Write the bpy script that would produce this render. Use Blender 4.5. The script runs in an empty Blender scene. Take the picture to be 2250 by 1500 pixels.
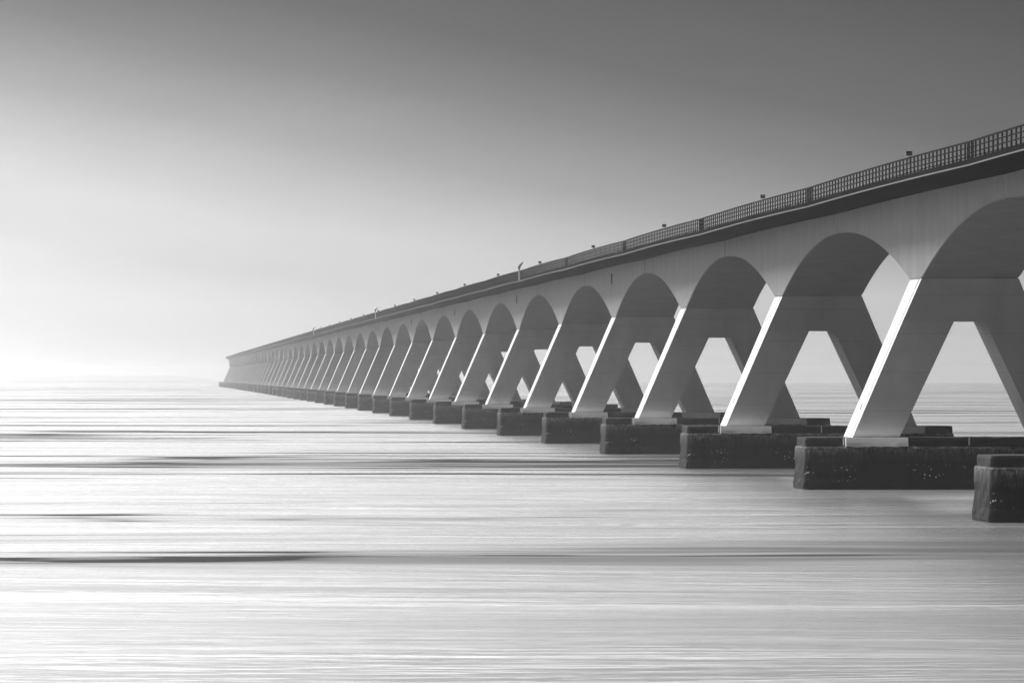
import bpy, bmesh, math, random
from mathutils import Vector, noise
random.seed(4)
sc = bpy.context.scene
C = sc.collection
R = math.radians
REFF = 7.43e6                       # effective earth radius: far piers and water sink below the horizon
def drop(y, x=0.0): return -(y * y + x * x) / (2 * REFF)

# ------------------------------------------------------------------ materials
def mat(name, base, rough=0.85, spec=0.3):
    m = bpy.data.materials.new(name); m.use_nodes = True
    nt = m.node_tree; b = nt.nodes['Principled BSDF']
    b.inputs['Base Color'].default_value = (base, base, base, 1)
    b.inputs['Roughness'].default_value = rough
    b.inputs['Specular IOR Level'].default_value = spec
    return m, nt, b
def nd(nt, t, **kw):
    n = nt.nodes.new(t)
    for k, v in kw.items(): setattr(n, k, v)
    return n
def link(nt, a, b): nt.links.new(a, b)
def math_n(nt, op, a, b=None, c=None, clamp=False):
    n = nd(nt, 'ShaderNodeMath', operation=op); n.use_clamp = clamp
    for i, v in enumerate((a, b, c)):
        if v is None: continue
        if isinstance(v, (int, float)): n.inputs[i].default_value = v
        else: link(nt, v, n.inputs[i])
    return n.outputs[0]
def coords(nt, scale, loc=(0, 0, 0), src='Object'):
    tc = nd(nt, 'ShaderNodeTexCoord'); mp = nd(nt, 'ShaderNodeMapping')
    mp.inputs['Scale'].default_value = scale; mp.inputs['Location'].default_value = loc
    link(nt, tc.outputs[src], mp.inputs['Vector']); return mp.outputs[0]
def noise_n(nt, vec, scale, detail=4, rough=0.55, dist=0.0):
    n = nd(nt, 'ShaderNodeTexNoise'); n.inputs['Scale'].default_value = scale
    n.inputs['Detail'].default_value = detail; n.inputs['Roughness'].default_value = rough
    n.inputs['Distortion'].default_value = dist
    link(nt, vec, n.inputs['Vector']); return n.outputs['Fac']
def ramp(nt, fac, pts, interp='LINEAR'):
    r = nd(nt, 'ShaderNodeValToRGB'); cr = r.color_ramp; cr.interpolation = interp
    while len(cr.elements) < len(pts): cr.elements.new(0.5)
    for e, (p, v) in zip(cr.elements, pts): e.position = p; e.color = (v, v, v, 1)
    link(nt, fac, r.inputs['Fac']); return r.outputs['Color']

def concrete(name, base, streak=0.10, blotch=0.12, spec=0.25, joint=0.0):
    m, nt, b = mat(name, base, 0.85, spec)
    geo = nd(nt, 'ShaderNodeNewGeometry')
    def wc(scale):
        mp = nd(nt, 'ShaderNodeMapping'); mp.inputs['Scale'].default_value = scale
        link(nt, geo.outputs['Position'], mp.inputs['Vector']); return mp.outputs[0]
    n1 = noise_n(nt, wc((1, 1, 1)), 0.35, 6, 0.6)
    n2 = noise_n(nt, wc((.5, .5, 0.05)), 1.0, 3, 0.5)      # rain streaks, vertical
    n3 = noise_n(nt, wc((1, 1, 1)), 5.0, 4, 0.7)
    f = math_n(nt, 'MULTIPLY_ADD', n1, 2 * blotch, 1 - blotch)
    g = math_n(nt, 'MULTIPLY_ADD', n2, 2 * streak, 1 - streak)
    h = math_n(nt, 'MULTIPLY_ADD', n3, 0.16, 0.92)
    v = math_n(nt, 'MULTIPLY', math_n(nt, 'MULTIPLY', f, g), h)
    v = math_n(nt, 'MULTIPLY', v, base)
    sz = nd(nt, 'ShaderNodeSeparateXYZ'); link(nt, geo.outputs['Position'], sz.inputs[0])
    fr = math_n(nt, 'FRACT', math_n(nt, 'DIVIDE', sz.outputs['Z'], 2.9))          # pour joints
    v = math_n(nt, 'MULTIPLY', v, math_n(nt, 'SUBTRACT', 1.0, math_n(nt, 'MULTIPLY', math_n(nt, 'LESS_THAN', fr, 0.03), joint)))
    cmb = nd(nt, 'ShaderNodeCombineColor')
    for i in range(3): link(nt, v, cmb.inputs[i])
    link(nt, cmb.outputs[0], b.inputs['Base Color'])
    bp = nd(nt, 'ShaderNodeBump'); bp.inputs['Strength'].default_value = 0.15; bp.inputs['Distance'].default_value = 0.02
    link(nt, n3, bp.inputs['Height']); link(nt, bp.outputs[0], b.inputs['Normal'])
    return m
M = {}
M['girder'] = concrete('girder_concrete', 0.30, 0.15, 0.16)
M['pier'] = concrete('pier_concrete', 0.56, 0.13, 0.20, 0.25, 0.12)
M['footing'] = concrete('footing_concrete', 0.75, 0.10, 0.25)
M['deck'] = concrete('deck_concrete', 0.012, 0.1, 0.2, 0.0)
M['rail'] = mat('dark_painted_steel', 0.006, 0.8, 0.02)[0]
M['duct'] = mat('pale_duct', 0.04, 0.5)[0]
M['mark'] = mat('dark_paint', 0.03, 0.7)[0]
M['pale'] = mat('pale_paint', 0.6, 0.6)[0]
M['grey'] = mat('grey_metal', 0.22, 0.6)[0]
M['board'] = mat('dark_board', 0.015, 0.6)[0]

# wet tide-stained foundation concrete: black below the tide line, pale algae fringe, barnacle specks
m, nt, b = mat('tide_stained_concrete', 0.02, 0.7, 0.12)
oc = coords(nt, (1, 1, 1))
sx = nd(nt, 'ShaderNodeSeparateXYZ'); link(nt, oc, sx.inputs[0])
edge = noise_n(nt, coords(nt, (1.3, 1.3, 0.25)), 1.0, 6, 0.7)
z = math_n(nt, 'ADD', sx.outputs['Z'], math_n(nt, 'MULTIPLY_ADD', edge, 1.3, -0.65))
band = ramp(nt, math_n(nt, 'DIVIDE', z, 4.0), [(0.0, 0.0), (0.50, 0.0), (0.66, 0.35), (0.765, 1.0), (0.80, 0.08), (1.0, 0.05)])
fine = noise_n(nt, coords(nt, (6, 6, 1.2)), 1.6, 5, 0.75)
fringe = math_n(nt, 'MULTIPLY', band, ramp(nt, fine, [(0.38, 0.1), (0.62, 1.0)]))
vor = nd(nt, 'ShaderNodeTexVoronoi'); vor.inputs['Scale'].default_value = 3.0; link(nt, coords(nt, (1, 1, 1)), vor.inputs['Vector'])
spot = math_n(nt, 'LESS_THAN', vor.outputs['Distance'], 0.2)
clump = ramp(nt, noise_n(nt, coords(nt, (0.5, 0.5, 0.8)), 1.0, 3, 0.6), [(0.48, 0.0), (0.60, 1.0)])
zb = ramp(nt, math_n(nt, 'DIVIDE', sx.outputs['Z'], 4.0), [(0.10, 0.0), (0.2, 1.0), (0.38, 1.0), (0.5, 0.0)])
barn = math_n(nt, 'MULTIPLY', math_n(nt, 'MULTIPLY', spot, clump), zb)
v = math_n(nt, 'ADD', math_n(nt, 'MULTIPLY_ADD', fringe, 0.20, 0.003), math_n(nt, 'MULTIPLY', barn, 0.40))
cmb = nd(nt, 'ShaderNodeCombineColor')
for i in range(3): link(nt, v, cmb.inputs[i])
link(nt, cmb.outputs[0], b.inputs['Base Color'])
bp = nd(nt, 'ShaderNodeBump'); bp.inputs['Strength'].default_value = 0.5; bp.inputs['Distance'].default_value = 0.05
link(nt, fine, bp.inputs['Height']); link(nt, bp.outputs[0], b.inputs['Normal'])
M['cap'] = m

# long-exposure sea: dark rough gloss broken by pale milky foam bands
m = bpy.data.materials.new('sea_water'); m.use_nodes = True; nt = m.node_tree
b = nt.nodes['Principled BSDF']; out = nt.nodes['Material Output']
b.inputs['Base Color'].default_value = (0.02, 0.02, 0.02, 1); b.inputs['Roughness'].default_value = 0.15
b.inputs['IOR'].default_value = 1.33
df = nd(nt, 'ShaderNodeBsdfDiffuse')
tilt = nd(nt, 'ShaderNodeMapping')
tc = nd(nt, 'ShaderNodeTexCoord'); link(nt, tc.outputs['Object'], tilt.inputs['Vector']); tilt.inputs['Rotation'].default_value = (0, 0, R(1.5))
wv = nd(nt, 'ShaderNodeMapping'); wv.inputs['Scale'].default_value = (0.012, 0.012, 1); link(nt, tilt.outputs[0], wv.inputs['Vector'])
wn = noise_n(nt, wv.outputs[0], 1.0, 2, 0.5)
wo = nd(nt, 'ShaderNodeCombineXYZ'); link(nt, math_n(nt, 'MULTIPLY_ADD', wn, 26, -13), wo.inputs['Y'])
wa = nd(nt, 'ShaderNodeVectorMath', operation='ADD'); link(nt, tilt.outputs[0], wa.inputs[0]); link(nt, wo.outputs[0], wa.inputs[1])
def band_noise(sx_, sy_, detail, rough, dist=0.0, loc=0.0):
    mp = nd(nt, 'ShaderNodeMapping'); mp.inputs['Scale'].default_value = (sx_, sy_, 1); mp.inputs['Location'].default_value = (loc, loc * 1.7, 0)
    link(nt, wa.outputs[0], mp.inputs['Vector']); return noise_n(nt, mp.outputs[0], 1.0, detail, rough, dist)
A = band_noise(0.004, 0.017, 2, 0.5, 0.7, 3.1)       # broad silky bands
B = band_noise(0.010, 0.036, 3, 0.55, 0.9, 7.7)       # streaks
D = band_noise(0.035, 0.16, 4, 0.6, 0.6, 1.3)          # fine texture
P = band_noise(0.006, 0.015, 2, 0.5, 0.3, 11.9)       # patches where streaks gather
gm = nd(nt, 'ShaderNodeNewGeometry'); gs = nd(nt, 'ShaderNodeSeparateXYZ'); link(nt, gm.outputs['Position'], gs.inputs[0])
calm = nd(nt, 'ShaderNodeMapRange', interpolation_type='SMOOTHSTEP'); link(nt, gs.outputs['Y'], calm.inputs['Value'])
calm.inputs['From Min'].default_value = 190; calm.inputs['From Max'].default_value = 330; calm.inputs['To Min'].default_value = 0.35; calm.inputs['To Max'].default_value = 1.0
amp = math_n(nt, 'MULTIPLY', calm.outputs[0], ramp(nt, P, [(0.35, .35), (0.6, 1.0)]))
dev = math_n(nt, 'ADD', math_n(nt, 'MULTIPLY', math_n(nt, 'SUBTRACT', B, 0.5), 1.0), math_n(nt, 'MULTIPLY', math_n(nt, 'SUBTRACT', D, 0.5), 0.35))
# thin dark troughs: narrow ridges of a stretched noise, gathered in patches
E = band_noise(0.013, 0.036, 2, 0.5, 1.2, 33.7)
tr = ramp(nt, math_n(nt, 'ABSOLUTE', math_n(nt, 'SUBTRACT', E, 0.5)), [(0.0, .52), (0.03, .36), (0.095, 0.0)])
tr = math_n(nt, 'MULTIPLY', tr, amp)
F = band_noise(0.14, 0.65, 3, 0.6, 0.5, 5.9)          # small ripples, short strokes
cam_a = math_n(nt, 'MULTIPLY_ADD', calm.outputs[0], 0.55, 0.4)
S = math_n(nt, 'ADD', math_n(nt, 'MULTIPLY_ADD', math_n(nt, 'SUBTRACT', A, 0.5), cam_a, 0.5), math_n(nt, 'MULTIPLY_ADD', math_n(nt, 'SUBTRACT', F, 0.5), 0.055, math_n(nt, 'MULTIPLY', dev, amp)))
foam = ramp(nt, S, [(0.22, 0.0), (0.42, 0.35), (0.56, 0.75), (0.75, 1.0)])
df.inputs['Color'].default_value = (.8, .8, .8, 1)
bp = nd(nt, 'ShaderNodeBump'); bp.inputs['Strength'].default_value = 1.0; bp.inputs['Distance'].default_value = 2.2
link(nt, S, bp.inputs['Height']); link(nt, bp.outputs[0], b.inputs['Normal'])
link(nt, math_n(nt, 'ADD', ramp(nt, S, [(0.30, 0.42), (0.48, 0.20), (0.6, 0.16)]), math_n(nt, 'MULTIPLY', tr, 0.30)), b.inputs['Roughness'])
foam = math_n(nt, 'MULTIPLY', foam, math_n(nt, 'SUBTRACT', 1.0, tr))
link(nt, math_n(nt, 'SUBTRACT', ramp(nt, S, [(0.36, .06), (0.54, .5)]), math_n(nt, 'MULTIPLY', tr, 0.40), clamp=True), b.inputs['Specular IOR Level'])
mx = nd(nt, 'ShaderNodeMixShader')
link(nt, math_n(nt, 'MULTIPLY', foam, 0.09), mx.inputs[0]); link(nt, b.outputs[0], mx.inputs[1]); link(nt, df.outputs[0], mx.inputs[2])
link(nt, mx.outputs[0], out.inputs['Surface'])
M['water'] = m
M['shore'] = mat('far_shore_ground', 0.25, 1.0)[0]

# ------------------------------------------------------------------ object helpers
def obj(name, me, m=None, parent=None, loc=(0, 0, 0)):
    if isinstance(me, bmesh.types.BMesh):
        bm = me; bmesh.ops.recalc_face_normals(bm, faces=bm.faces)
        me = bpy.data.meshes.new(name); bm.to_mesh(me); bm.free()
    if m and not me.materials: me.materials.append(m)
    o = bpy.data.objects.new(name, me); C.objects.link(o); o.location = loc
    if parent: o.parent = parent
    return o
def empty(name, loc=(0, 0, 0)):
    o = bpy.data.objects.new(name, None); C.objects.link(o); o.location = loc; o.empty_display_size = 1; return o
def tag(o, label, cat, group=None):
    o['label'] = label; o['category'] = cat
    if group: o['group'] = group
def box(bm, x0, x1, y0, y1, z0, z1):
    vs = [bm.verts.new(p) for p in ((x0,y0,z0),(x1,y0,z0),(x1,y1,z0),(x0,y1,z0),(x0,y0,z1),(x1,y0,z1),(x1,y1,z1),(x0,y1,z1))]
    for f in ((0,1,2,3),(4,5,6,7),(0,1,5,4),(1,2,6,5),(2,3,7,6),(3,0,4,7)): bm.faces.new([vs[i] for i in f])
    return vs
def sweep(bm, prof, ys, zf, close=True):
    """sweep a closed (x,z) profile along y; zf(y) adds to z"""
    rings = [[bm.verts.new((x, y, z + zf(y))) for x, z in prof] for y in ys]
    n = len(prof)
    for a, c in zip(rings, rings[1:]):
        for i in range(n): bm.faces.new((a[i], a[(i+1) % n], c[(i+1) % n], c[i]))
    bm.faces.new(rings[0]); bm.faces.new(rings[-1])

# ------------------------------------------------------------------ bridge dimensions (metres, camera at x=0 y=0)
XC = 60.65; HG = 3.64
SPAN = 95.0; Y0 = 335.8           # centre of the nearest unit
N = 46
PS = -2.0                          # pier sits a little towards the viewer of the unit centre
def sag(s): return -0.10 * (min(abs(s), 47.5) / 47.5) ** 2
ZB = 15.75
def soffit(s):
    lim = 47.5 + PS - 3.3 if s < PS else 47.5 - PS - 3.3          # the haunch lands exactly on the pier faces
    return 20.52 - (20.52 - ZB) * min(1.0, (47.5 - abs(s)) / lim) ** 2 + sag(s)
GAP = 0.38
ss = [-47.5 + GAP + (95 - 2 * GAP) * i / 76 for i in range(77)]

# girder: haunched box, lateral coordinates relative to bridge centre
bm = bmesh.new(); rings = []
for s in ss:
    zb = soffit(s); zt = 22.30 + sag(s); r = []
    ch = 0.08
    for x, z_ in ((-HG, zt), (-HG, zb + ch), (-HG + ch, zb), (HG - ch, zb), (HG, zb + ch), (HG, zt)): r.append(bm.verts.new((x, s, z_)))
    rings.append(r)
for a, c in zip(rings, rings[1:]):
    for i in range(6): bm.faces.new((a[i], a[(i+1) % 6], c[(i+1) % 6], c[i]))
bm.faces.new(rings[0]); bm.faces.new(rings[-1])
bmesh.ops.recalc_face_normals(bm, faces=bm.faces)
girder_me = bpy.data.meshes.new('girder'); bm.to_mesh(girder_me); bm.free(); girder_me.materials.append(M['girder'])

def mesh_of(bm, name, m):
    bmesh.ops.recalc_face_normals(bm, faces=bm.faces)
    me = bpy.data.meshes.new(name); bm.to_mesh(me); bm.free(); me.materials.append(m); return me

half = 6.05
prof = [(-half, 22.82), (-half, 23.20), (-half + .30, 23.20), (-half + .30, 23.06), (half - .30, 23.06), (half - .30, 23.20),
        (half, 23.20), (half, 22.82), (half - .18, 22.72), (HG, 22.18), (-HG, 22.18), (-half + .18, 22.72)]
sj = [-47.5 + .03 + (95 - .06) * i / 38 for i in range(39)]
bm = bmesh.new(); sweep(bm, prof, sj, sag); deck_me = mesh_of(bm, 'deck_slab', M['deck'])
bm = bmesh.new()
sweep(bm, [(-half - .07, 22.76), (-half - .07, 22.84), (-half - .005, 22.84), (-half - .005, 22.76)], sj, sag)
duct_me = mesh_of(bm, 'cable_duct', M['duct'])
bm = bmesh.new(); box(bm, -HG + .02, HG - .02, 47.5 - GAP + .01, 47.5 + GAP - .01, 20.56 + sag(47.5), 22.17 + sag(47.5))  # dark fill stands in for the shade inside the open expansion gap
joint_me = mesh_of(bm, 'joint_shade_fill', M['board'])

XR = -6.0
def rails(bm):
    for zc, h in ((24.37, .11), (23.98, .065), (23.60, .065)):
        sweep(bm, [(XR - .05, zc - h/2), (XR - .05, zc + h/2), (XR + .05, zc + h/2), (XR + .05, zc - h/2)], sj, sag)
bm = bmesh.new(); rails(bm); rail_me = mesh_of(bm, 'railing', M['rail'])
bm = bmesh.new(); box(bm, -.058, .058, -.03, .03, 0, 1.16); post_me = mesh_of(bm, 'post', M['rail'])
post_s = [-46.9, -46.3] + [-45 + 2 * k for k in range(46)] + [46.3, 46.9]
bm = bmesh.new()
XG = -2.95
for zc, h, w in ((24.11, .07, .07), (23.78, .30, .05)):
    sweep(bm, [(XG - w/2, zc - h/2), (XG - w/2, zc + h/2), (XG + w/2, zc + h/2), (XG + w/2, zc - h/2)], sj, sag)
k = -46.6
while k < 47.4:
    box(bm, XG + .04, XG + .12, k - .03, k + .03, 23.07 + sag(k), 24.08 + sag(k)); k += 2.66
guard_me = mesh_of(bm, 'guard_rail', M['rail'])

# A-shaped pier, drawn as its transverse outline with a real depth
ZP = 3.86
o_l = lambda z_: -8.75 + (z_ - ZP) / (ZB - ZP) * (8.75 - HG)          # outer edge, left
i_l = lambda z_: -5.25 + (z_ - ZP) / (12.6 - ZP) * (5.25 - 1.15)
def hd(z_): return 2.85 + (z_ - ZP) / (12.6 - ZP) * .15 if z_ < 12.6 else 3.0 + (z_ - 12.6) / (ZB - 12.6) * .35
bm = bmesh.new()
lv = [ZP + (12.6 - ZP) * i / 4 for i in range(5)]
for sgn in (-1, 1):
    cache = {}
    def V(x, y, z_):
        kx = (round(x, 4), round(y, 4), round(z_, 4))
        if kx not in cache: cache[kx] = bm.verts.new((sgn * -x, y, z_))
        return cache[kx]
    def q(*p):
        try: bm.faces.new([V(*a) for a in p])
        except ValueError: pass
    zs = lv + [14.2, ZB + .02]
    for a, c in zip(zs, zs[1:]):
        ha, hc_ = hd(a), hd(c)
        xa, xc = o_l(a), o_l(c)
        ia = i_l(a) if a < 12.6 else 0.0
        ic = i_l(c) if c <= 12.6 else 0.0
        if a >= 12.59: ia = ic = 0.0
        for t in (-1, 1): q((xa, t*ha, a), (ia, t*ha, a), (ic, t*hc_, c), (xc, t*hc_, c))
        # outer face with a recessed groove 1.2 m in from the near corner
        g0, g1, gd = 1.15, 1.45, .12
        cols_a = [(xa, -ha), (xa, -ha+g0), (xa+gd, -ha+g0+.02), (xa+gd, -ha+g1), (xa, -ha+g1+.02), (xa, ha)]
        cols_c = [(xc, -hc_), (xc, -hc_+g0), (xc+gd, -hc_+g0+.02), (xc+gd, -hc_+g1), (xc, -hc_+g1+.02), (xc, hc_)]
        for j in range(5): q((*cols_a[j], a), (*cols_a[j+1], a), (*cols_c[j+1], c), (*cols_c[j], c))
        if c <= 12.61: q((ia, -ha, a), (ia, ha, a), (ic, hc_, c), (ic, -hc_, c))
    h = hd(12.6); q((i_l(12.6), -h, 12.6), (0, -h, 12.6), (0, h, 12.6), (i_l(12.6), h, 12.6))
    h = hd(ZP); q((o_l(ZP), -h, ZP), (i_l(ZP), -h, ZP), (i_l(ZP), h, ZP), (o_l(ZP), h, ZP))
bmesh.ops.remove_doubles(bm, verts=bm.verts, dist=0.001)
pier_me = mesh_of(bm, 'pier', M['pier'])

# footing block under each leg, ragged lower edge
def footing(seed):
    bm = bmesh.new(); n = 26
    L, Hh = 4.65, 3.65
    ring = []
    per = [(-L/2 + L*i/n, -Hh) for i in range(n)] + [(L/2, -Hh + 2*Hh*i/n) for i in range(n)] + \
          [(L/2 - L*i/n, Hh) for i in range(n)] + [(-L/2, Hh - 2*Hh*i/n) for i in range(n)]
    lo = [bm.verts.new((x + .05*noise.noise((x*2, y*2, seed)), y + .05*noise.noise((x*2, y*2, seed+9)), 3.22 + .10*noise.noise((x*1.7, y*1.7, seed+3)))) for x, y in per]
    md = [bm.verts.new((x + .04*noise.noise((x*3, y*3, seed)), y, 3.5)) for x, y in per]
    hi = [bm.verts.new((x * .995, y * .99, 3.87)) for x, y in per]
    k = len(per)
    for A_, B_ in ((lo, md), (md, hi)):
        for i in range(k): bm.faces.new((A_[i], A_[(i+1) % k], B_[(i+1) % k], B_[i]))
    bm.faces.new(hi); bm.faces.new(lo)
    return mesh_of(bm, 'footing_block', M['footing'])
foot_me = footing(2.0)

# pile cap: long rounded block standing in the water, with a narrower upper course
def cap_mesh():
    bm = bmesh.new()
    def outline(hl, hw, r, step=.35):
        pts = []
        def seg(x0, y0, x1, y1):
            n = max(1, int(math.hypot(x1-x0, y1-y0) / step))
            for i in range(n): pts.append((x0 + (x1-x0)*i/n, y0 + (y1-y0)*i/n))
        def arc(cx, cy, a0):
            for i in range(4):
                a = a0 + math.pi/2 * i/4; pts.append((cx + r*math.cos(a), cy + r*math.sin(a)))
        seg(-hl + r, -hw, hl - r, -hw); arc(hl - r, -hw + r, -math.pi/2)
        seg(hl, -hw + r, hl, hw - r); arc(hl - r, hw - r, 0)
        seg(hl - r, hw, -hl + r, hw); arc(-hl + r, hw - r, math.pi/2)
        seg(-hl, hw - r, -hl, -hw + r); arc(-hl + r, -hw + r, math.pi)
        return pts
    def course(hl, hw, r, zs, rough):
        out = outline(hl, hw, r); rings = []
        for z_, grow in zs:
            ring = []
            for x, y in out:
                L = math.hypot(x / hl, y / hw)
                nx, ny = x / hl * (abs(x) > hl - r - .01), y / hw * (abs(y) > hw - r - .01)
                k = grow + rough * noise.noise((x*.9, y*.9, z_*1.1)) + rough * .6 * noise.noise((x*3, y*3, z_*3))
                ring.append(bm.verts.new((x + nx*k, y + ny*k, z_ + (rough*.5*noise.noise((x*1.5, y*1.5, 7)) if z_ > 3 else 0))))
            rings.append(ring)
        n = len(out)
        for a, c in zip(rings, rings[1:]):
            for i in range(n): bm.faces.new((a[i], a[(i+1) % n], c[(i+1) % n], c[i]))
        bm.faces.new(rings[0]); bm.faces.new(rings[-1])
    course(12.25, 3.5, .5, [(-3, .1), (-.5, .08), (.15, .12), (.5, .09), (.8, .04), (1.3, .04), (1.8, 0), (2.3, 0), (2.8, 0), (3.1, 0), (3.20, -.06)], .07)
    course(12.15, 3.1, .3, [(3.15, 0), (3.4, 0), (3.7, 0), (3.88, -.05)], .05)
    return mesh_of(bm, 'pile_cap', M['cap'])
cap_me = cap_mesh()
bm = bmesh.new(); box(bm, -.05, .05, -.04, 0, 3.3, 3.9); strip_me = mesh_of(bm, 'marker_strip', M['pale'])

def text_mesh(txt, size, m, name, depth=.01):
    cu = bpy.data.curves.new(name, 'FONT'); cu.body = txt; cu.size = size; cu.align_x = 'CENTER'; cu.align_y = 'CENTER'; cu.extrude = depth
    o = bpy.data.objects.new(name, cu); C.objects.link(o)
    bpy.context.view_layer.update()
    me = bpy.data.meshes.new_from_object(o.evaluated_get(bpy.context.evaluated_depsgraph_get()))
    bpy.data.objects.remove(o); me.name = name; me.materials.clear(); me.materials.append(m); return me
num_me = text_mesh('8', .75, M['mark'], 'pier_number')
bm = bmesh.new()
bmesh.ops.create_cone(bm, cap_ends=True, segments=10, radius1=.07, radius2=.07, depth=1.3)
for zz in (-.45, .45): box(bm, -.10, .06, -.1, .1, zz - .03, zz + .03)
pipe_me = mesh_of(bm, 'drainpipe', M['mark'])

bridge = empty('concrete_bridge', (XC, 0, 0))
tag(bridge, 'long pale concrete road bridge on A-shaped piers receding across the sea into fog', 'bridge')
posts_left = 100
rest = bmesh.new()
for n in range(N):
    yc = Y0 + SPAN * n
    dz = drop(yc, XC)
    def part(name, me, parent=bridge, loc=(0, 0, 0), **kw): return obj(name, me, None, parent, loc)
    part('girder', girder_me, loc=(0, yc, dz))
    part('deck_slab', deck_me, loc=(0, yc, dz))
    part('cable_duct', duct_me, loc=(0, yc, dz))
    part('joint_shade_fill', joint_me, loc=(0, yc, dz))
    rl = part('railing', rail_me, loc=(0, yc, dz))
    part('guard_rail', guard_me, loc=(0, yc, dz))
    for s in post_s:
        if yc + s > 350 and posts_left > 0:
            posts_left -= 1
            obj('post', post_me, None, rl, (XR, s, 23.19 + sag(s)))
        else:
            zz = dz + sag(s)
            box(rest, XR - .058, XR + .058, yc + s - .03, yc + s + .03, 23.19 + zz, 24.35 + zz)
    pr = part('pier', pier_me, loc=(0, yc + PS, dz))
    obj('pile_cap', cap_me, None, pr, (-.15, 0, 0))
    for sg in (-1, 1):
        f = obj('footing_block', foot_me, None, pr, (sg * 7.0, 0, 0))
        if sg > 0: f.rotation_euler = (0, 0, math.pi)
    if n <= 8:
        for xx in (-9.45, -.05, 9.4): obj('marker_strip', strip_me, None, pr, (xx, -3.13, 0))
        # painted number on the sloping outer face of the left leg
        a = math.atan2(8.75 - HG, ZB - ZP)
        zz = 6.15
        t = obj('pier_number', num_me, None, pr, (o_l(zz) - .015, -.2, zz))
        t.rotation_euler = (math.pi/2 , 0, -math.pi/2)
        t.rotation_mode = 'XYZ'
        from mathutils import Matrix
        Zn = Vector((-math.cos(a), 0, math.sin(a))); Yn = Vector((math.sin(a), 0, math.cos(a))); Xn = Yn.cross(Zn)
        t.rotation_euler = Matrix((Xn, Yn, Zn)).transposed().to_euler()
    if n in (4, 6, 8, 10, 12):
        obj('drainpipe', pipe_me, None, bridge, (-HG - .09, yc, 20.6 + dz))
o = obj('post', rest, M['rail'], bridge); o['kind'] = 'stuff'

# ------------------------------------------------------------------ hectometre signs on the railing
bm = bmesh.new(); w, h = .22, .165
pts = []
for cx, cz, a0 in ((w-.03, -h+.03, -90), (w-.03, h-.03, 0), (-w+.03, h-.03, 90), (-w+.03, -h+.03, 180)):
    for i in range(4):
        a = R(a0 + 30*i); pts.append((cx + .03*math.cos(a), cz + .03*math.sin(a)))
fr = [bm.verts.new((x, -.012, z_)) for x, z_ in pts]; bk = [bm.verts.new((x, .012, z_)) for x, z_ in pts]
bm.faces.new(fr); bm.faces.new(bk)
for i in range(16): bm.faces.new((fr[i], fr[(i+1) % 16], bk[(i+1) % 16], bk[i]))
plate_me = mesh_of(bm, 'sign_plate', M['board'])
bm = bmesh.new(); bmesh.ops.create_cone(bm, cap_ends=True, segments=8, radius1=.018, radius2=.018, depth=.62)
pole_me = mesh_of(bm, 'sign_pole', M['rail'])
glyph = text_mesh('n n', .17, M['grey'], 'sign_lettering', .003)
ordn = ['largest and nearest', 'second nearest', 'third nearest', 'fourth nearest', 'fifth nearest', 'sixth nearest', 'seventh nearest',
        'eighth nearest', 'ninth nearest', 'tenth nearest', 'eleventh nearest', 'twelfth nearest', 'thirteenth nearest', 'fourteenth nearest',
        'fifteenth nearest', 'sixteenth nearest', 'seventeenth nearest']
extra = {0: ', close to the right edge', 4: ', right of the big mast', 5: ', left of the big mast',
         10: ', beside the thin forked mast'}
def base_z(y):
    k = round((y - Y0) / SPAN); s = y - (Y0 + SPAN*k)
    return sag(s) + drop(y, XC)
for i, nm in enumerate(ordn):
    y = 413.8 + 100.4 * i
    e = empty('distance_sign', (XC + XR - .1, y, base_z(y) + 24.30))
    tag(e, f'{nm} of the small dark signs above the railing{extra.get(i, "")}', 'sign', 'distance signs along the bridge railing')
    obj('sign_plate', plate_me, None, e, (0, 0, .37))
    obj('sign_pole', pole_me, None, e, (0, .03, .0))
    if i < 4:
        g = obj('sign_lettering', glyph, None, e, (0, -.014, .37)); g.rotation_euler = (R(90), 0, 0)

# ------------------------------------------------------------------ lamp masts outside the railing
def mast(y, label):
    e = empty('lamp_mast', (XC - half - .28, y, base_z(y) + 22.95)); tag(e, label, 'lamp', 'masts with tilted heads on the bridge edge')
    bm = bmesh.new(); bmesh.ops.create_cone(bm, cap_ends=True, segments=12, radius1=.12, radius2=.10, depth=1.75)
    bmesh.ops.translate(bm, verts=bm.verts, vec=(0, 0, .85)); obj('mast_pole', bm, M['pale'], e)
    bm = bmesh.new(); box(bm, .05, .32, -.06, .06, .25, .33); box(bm, .05, .32, -.06, .06, -.02, .06); obj('bracket', bm, M['grey'], e)
    bm = bmesh.new(); vs = box(bm, -.16, .16, -.13, .13, 1.62, 1.95); obj('joint_housing', bm, M['grey'], e)
    bm = bmesh.new()                      # wedge-shaped head, leaning to the right
    p = [(-.28, 1.86), (.12, 1.86), (.60, 2.62), (.46, 2.72), (-.05, 2.25)]
    a = [bm.verts.new((x, -.16, z_)) for x, z_ in p]; c = [bm.verts.new((x, .16, z_)) for x, z_ in p]
    bm.faces.new(a); bm.faces.new(c)
    for i in range(5): bm.faces.new((a[i], a[(i+1) % 5], c[(i+1) % 5], c[i]))
    obj('lamp_head', bm, M['grey'], e)
    return e
mast(858.5, 'largest mast with a tilted wedge head, standing outside the railing at mid bridge')
mast(1430.0, 'smaller pale mast with forked head on the bridge edge, halfway into the haze')
mast(2003.0, 'faintest and farthest mast with tilted head on the bridge edge in the haze')

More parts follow.
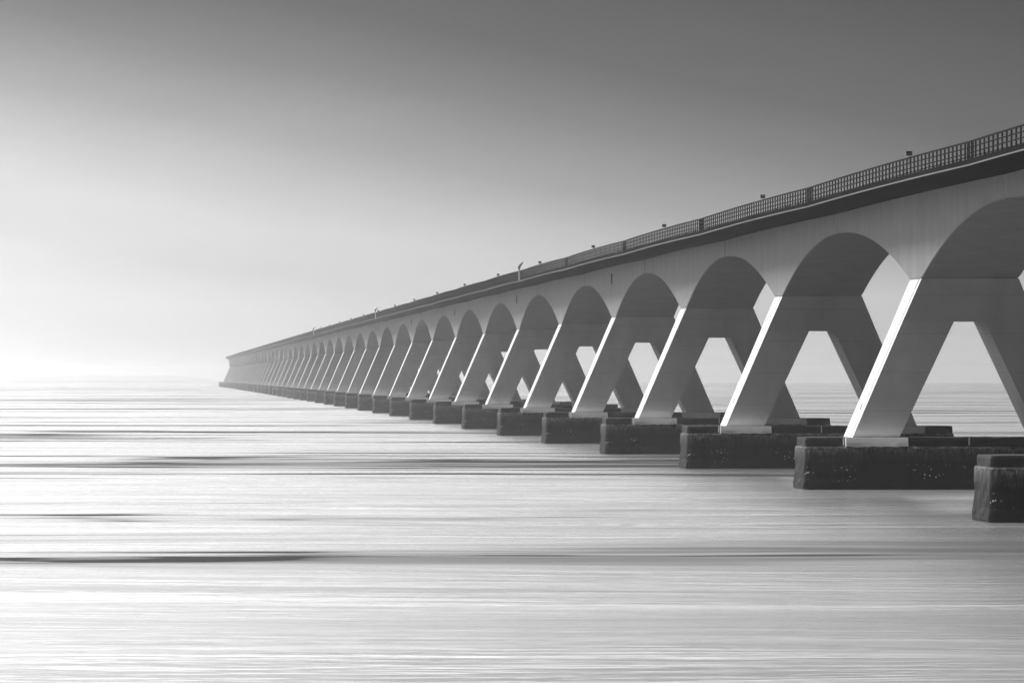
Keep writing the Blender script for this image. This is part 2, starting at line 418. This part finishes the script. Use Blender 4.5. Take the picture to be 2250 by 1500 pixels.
e = empty('channel_mark', (XC - half - .12, 1358, base_z(1358) + 22.9))
tag(e, 'small dark inverted triangle board hanging at the lower edge of the bridge deck', 'sign')
bm = bmesh.new()
p = [(-.45, 0), (.38, .0), (.32, -.55)]
a = [bm.verts.new((x, -.02, z_)) for x, z_ in p]; c = [bm.verts.new((x, .02, z_)) for x, z_ in p]
bm.faces.new(a); bm.faces.new(c)
for i in range(3): bm.faces.new((a[i], a[(i+1) % 3], c[(i+1) % 3], c[i]))
obj('triangle_board', bm, M['board'], e)
bm = bmesh.new(); box(bm, .2, .28, .03, .09, -.1, .32); box(bm, -.2, -.12, .03, .09, -.05, .32); obj('hanger', bm, M['rail'], e)

# ------------------------------------------------------------------ sea (curved with the earth), far shore
bm = bmesh.new()
ys = [-150, -60, 0, 40, 80] ; y = 120.0
while y < 13500: ys.append(y); y *= 1.045
ys.append(13500.0)
xs = [-3000 + 6500 * i / 26 for i in range(27)]
g = [[bm.verts.new((x, y, drop(y, x))) for x in xs] for y in ys]
for a, c in zip(g, g[1:]):
    for i in range(len(xs) - 1): bm.faces.new((a[i], a[i+1], c[i+1], c[i]))
o = obj('water', bm, M['water']); o['kind'] = 'structure'
for p in o.data.polygons: p.use_smooth = True
if o.data.polygons[0].normal.z < 0: o.data.flip_normals()

bm = bmesh.new(); YS = 10300.0
cols = []
for i in range(161):
    x = -900 + i * 6.6
    ht = 13 + 2.5 * noise.noise((x * .012, 3, 0)) + 1.5 * noise.noise((x * .05, 8, 0))
    ht *= min(1, max(0.02, (150 - x) / 120))
    zz = drop(YS, x)
    cols.append([bm.verts.new((x, YS, zz - 2)), bm.verts.new((x, YS + 10, zz + ht * .35)), bm.verts.new((x, YS + 90, zz + ht)),
                 bm.verts.new((x, YS + 500, zz + ht * .9)), bm.verts.new((x, YS + 600, zz - 3))])
for a, c in zip(cols, cols[1:]):
    for i in range(4): bm.faces.new((a[i], a[i+1], c[i+1], c[i]))
o = obj('far_shore', bm, M['shore']); o['kind'] = 'structure'

# ------------------------------------------------------------------ haze
bm = bmesh.new(); box(bm, -3100, 3600, -200, 13600, -14.5, 27.5)
SIG = 0.00014
hz = bpy.data.materials.new('haze_air'); hz.use_nodes = True; nt = hz.node_tree
nt.nodes.remove(nt.nodes['Principled BSDF'])
pv = nd(nt, 'ShaderNodeVolumePrincipled'); pv.inputs['Color'].default_value = (.96, .96, .96, 1)
pv.inputs['Density'].default_value = SIG; pv.inputs['Anisotropy'].default_value = 0.94
link(nt, pv.outputs[0], nt.nodes['Material Output'].inputs['Volume'])
o = obj('haze', bm, hz); o['kind'] = 'stuff'

# ------------------------------------------------------------------ sky and sun
SUN_AZ, SUN_EL = -84.0, 67.0
w = bpy.data.worlds.new('World'); sc.world = w; w.use_nodes = True; nt = w.node_tree
bg = nt.nodes['Background']
sky = nd(nt, 'ShaderNodeTexSky', sky_type='NISHITA'); sky.sun_disc = False
sky.sun_elevation = R(SUN_EL); sky.sun_rotation = R(SUN_AZ)
bw = nd(nt, 'ShaderNodeRGBToBW'); link(nt, sky.outputs[0], bw.inputs[0])
tc = nd(nt, 'ShaderNodeTexCoord'); sp = nd(nt, 'ShaderNodeSeparateXYZ'); link(nt, tc.outputs['Generated'], sp.inputs[0])
el = math_n(nt, 'MULTIPLY', math_n(nt, 'ARCSINE', sp.outputs['Z']), 57.2958)
az = math_n(nt, 'MULTIPLY', math_n(nt, 'ARCTAN2', sp.outputs['X'], sp.outputs['Y']), 57.2958)
azc = math_n(nt, 'MAXIMUM', math_n(nt, 'MINIMUM', az, 25), -20)
azc = math_n(nt, 'ADD', azc, math_n(nt, 'MULTIPLY', math_n(nt, 'MINIMUM', math_n(nt, 'ADD', azc, 2.0), 0.0), 2.5))
kk = nd(nt, 'ShaderNodeMapRange', interpolation_type='SMOOTHSTEP'); link(nt, el, kk.inputs['Value'])
kk.inputs['From Min'].default_value = -0.5; kk.inputs['From Max'].default_value = 1.8; kk.inputs['To Min'].default_value = 0.04; kk.inputs['To Max'].default_value = 0.20
u = math_n(nt, 'ADD', el, math_n(nt, 'MULTIPLY', azc, kk.outputs[0]))
un = math_n(nt, 'DIVIDE', math_n(nt, 'ADD', u, 4.0), 12.0, clamp=True)
low = ramp(nt, un, [(p + 4) / 12 and ((p + 4) / 12, v) for p, v in ((-3.99, 13), (-1.5, 6), (-.3, 2.0), (.3, 1.5), (1.15, 1.04), (1.7, .94), (2.2, .72), (2.65, .51), (3.4, .29), (4, .185), (5.5, .10), (8, .11))])
# unseen upper sky: glow ahead added to brighten sea and haze, dim elsewhere
lv_ = Vector((-0.12, 0.90, 0.40)).normalized()
dp = nd(nt, 'ShaderNodeVectorMath', operation='DOT_PRODUCT'); link(nt, tc.outputs['Generated'], dp.inputs[0]); dp.inputs[1].default_value = lv_
high = ramp(nt, math_n(nt, 'MULTIPLY_ADD', dp.outputs['Value'], .5, .5), [(0.0, .005), (0.45, .01), (0.68, .05), (0.87, .95), (1.0, 1.15)])
high = math_n(nt, 'MULTIPLY', high, 6.2)
dimr = nd(nt, 'ShaderNodeMapRange', interpolation_type='SMOOTHSTEP'); link(nt, az, dimr.inputs['Value'])
dimr.inputs['From Min'].default_value = -10; dimr.inputs['From Max'].default_value = 13; dimr.inputs['To Min'].default_value = 1.25; dimr.inputs['To Max'].default_value = 0.25
high = math_n(nt, 'MULTIPLY', high, dimr.outputs[0])
diml = nd(nt, 'ShaderNodeMapRange', interpolation_type='SMOOTHSTEP'); link(nt, az, diml.inputs['Value'])
diml.inputs['From Min'].default_value = -48; diml.inputs['From Max'].default_value = -14; diml.inputs['To Min'].default_value = 0.12; diml.inputs['To Max'].default_value = 1.0
high = math_n(nt, 'MULTIPLY', high, diml.outputs[0])
zen = nd(nt, 'ShaderNodeMapRange', interpolation_type='SMOOTHSTEP'); link(nt, sp.outputs['Z'], zen.inputs['Value'])
zen.inputs['From Min'].default_value = 0.35; zen.inputs['From Max'].default_value = 0.8; zen.inputs['To Max'].default_value = 0.7
high = math_n(nt, 'ADD', high, zen.outputs[0])
t = nd(nt, 'ShaderNodeMapRange', interpolation_type='SMOOTHSTEP'); link(nt, el, t.inputs['Value'])
t.inputs['From Min'].default_value = 4.2; t.inputs['From Max'].default_value = 11
back = nd(nt, 'ShaderNodeMapRange', interpolation_type='SMOOTHSTEP'); link(nt, sp.outputs['Y'], back.inputs['Value'])
back.inputs['From Min'].default_value = -0.5; back.inputs['From Max'].default_value = 0.6
back.inputs['To Min'].default_value = 0.10; back.inputs['To Max'].default_value = 1.0
side = nd(nt, 'ShaderNodeMapRange', interpolation_type='SMOOTHSTEP'); link(nt, az, side.inputs['Value'])
side.inputs['From Min'].default_value = -24; side.inputs['From Max'].default_value = -6
side.inputs['To Min'].default_value = 0.04; side.inputs['To Max'].default_value = 1.0
cl = nd(nt, 'ShaderNodeMapping'); cl.inputs['Scale'].default_value = (22, 22, 95); link(nt, tc.outputs['Generated'], cl.inputs['Vector'])
low = math_n(nt, 'MULTIPLY', low, math_n(nt, 'MULTIPLY_ADD', noise_n(nt, cl.outputs[0], 1.0, 5, 0.6, 0.4), 0.14, 0.93))
lowb = math_n(nt, 'MULTIPLY', math_n(nt, 'MULTIPLY', low, back.outputs[0]), side.outputs[0])
mixv = math_n(nt, 'ADD', math_n(nt, 'MULTIPLY', lowb, math_n(nt, 'SUBTRACT', 1.0, t.outputs[0])), math_n(nt, 'MULTIPLY', high, t.outputs[0]))
SKYN = 1.0
val = math_n(nt, 'MULTIPLY', math_n(nt, 'MULTIPLY', bw.outputs[0], mixv), SKYN)
link(nt, val, bg.inputs['Color']); bg.inputs['Strength'].default_value = 0.1

sun = bpy.data.lights.new('sun', 'SUN'); sun.energy = 4.2; sun.angle = R(18); sun.color = (1, 1, 1)
so = bpy.data.objects.new('sun', sun); C.objects.link(so)
d = Vector((math.sin(R(SUN_AZ)) * math.cos(R(SUN_EL)), math.cos(R(SUN_AZ)) * math.cos(R(SUN_EL)), math.sin(R(SUN_EL))))
so.rotation_euler = d.to_track_quat('Z', 'Y').to_euler(); so.location = (-100, 50, 100)

# ------------------------------------------------------------------ camera
cd = bpy.data.cameras.new('camera'); cam = bpy.data.objects.new('camera', cd); C.objects.link(cam); sc.camera = cam
cam.location = (0, 0, 8.6); cam.rotation_euler = (R(90), 0, 0)
cd.sensor_width = 36; cd.lens = 200; cd.clip_start = 1; cd.clip_end = 30000
cd.shift_x = (1125 - 350) / 2250; cd.shift_y = (822 - 750) / 2250
sc.view_settings.view_transform = 'Standard'; sc.view_settings.look = 'None'; sc.view_settings.gamma = 1; sc.view_settings.exposure = 0.75
sc.view_settings.use_curve_mapping = False
sc.cycles.use_denoising = True
sc.cycles.volume_bounces = 1
sc.cycles.max_bounces = 6; sc.cycles.diffuse_bounces = 3; sc.cycles.glossy_bounces = 2
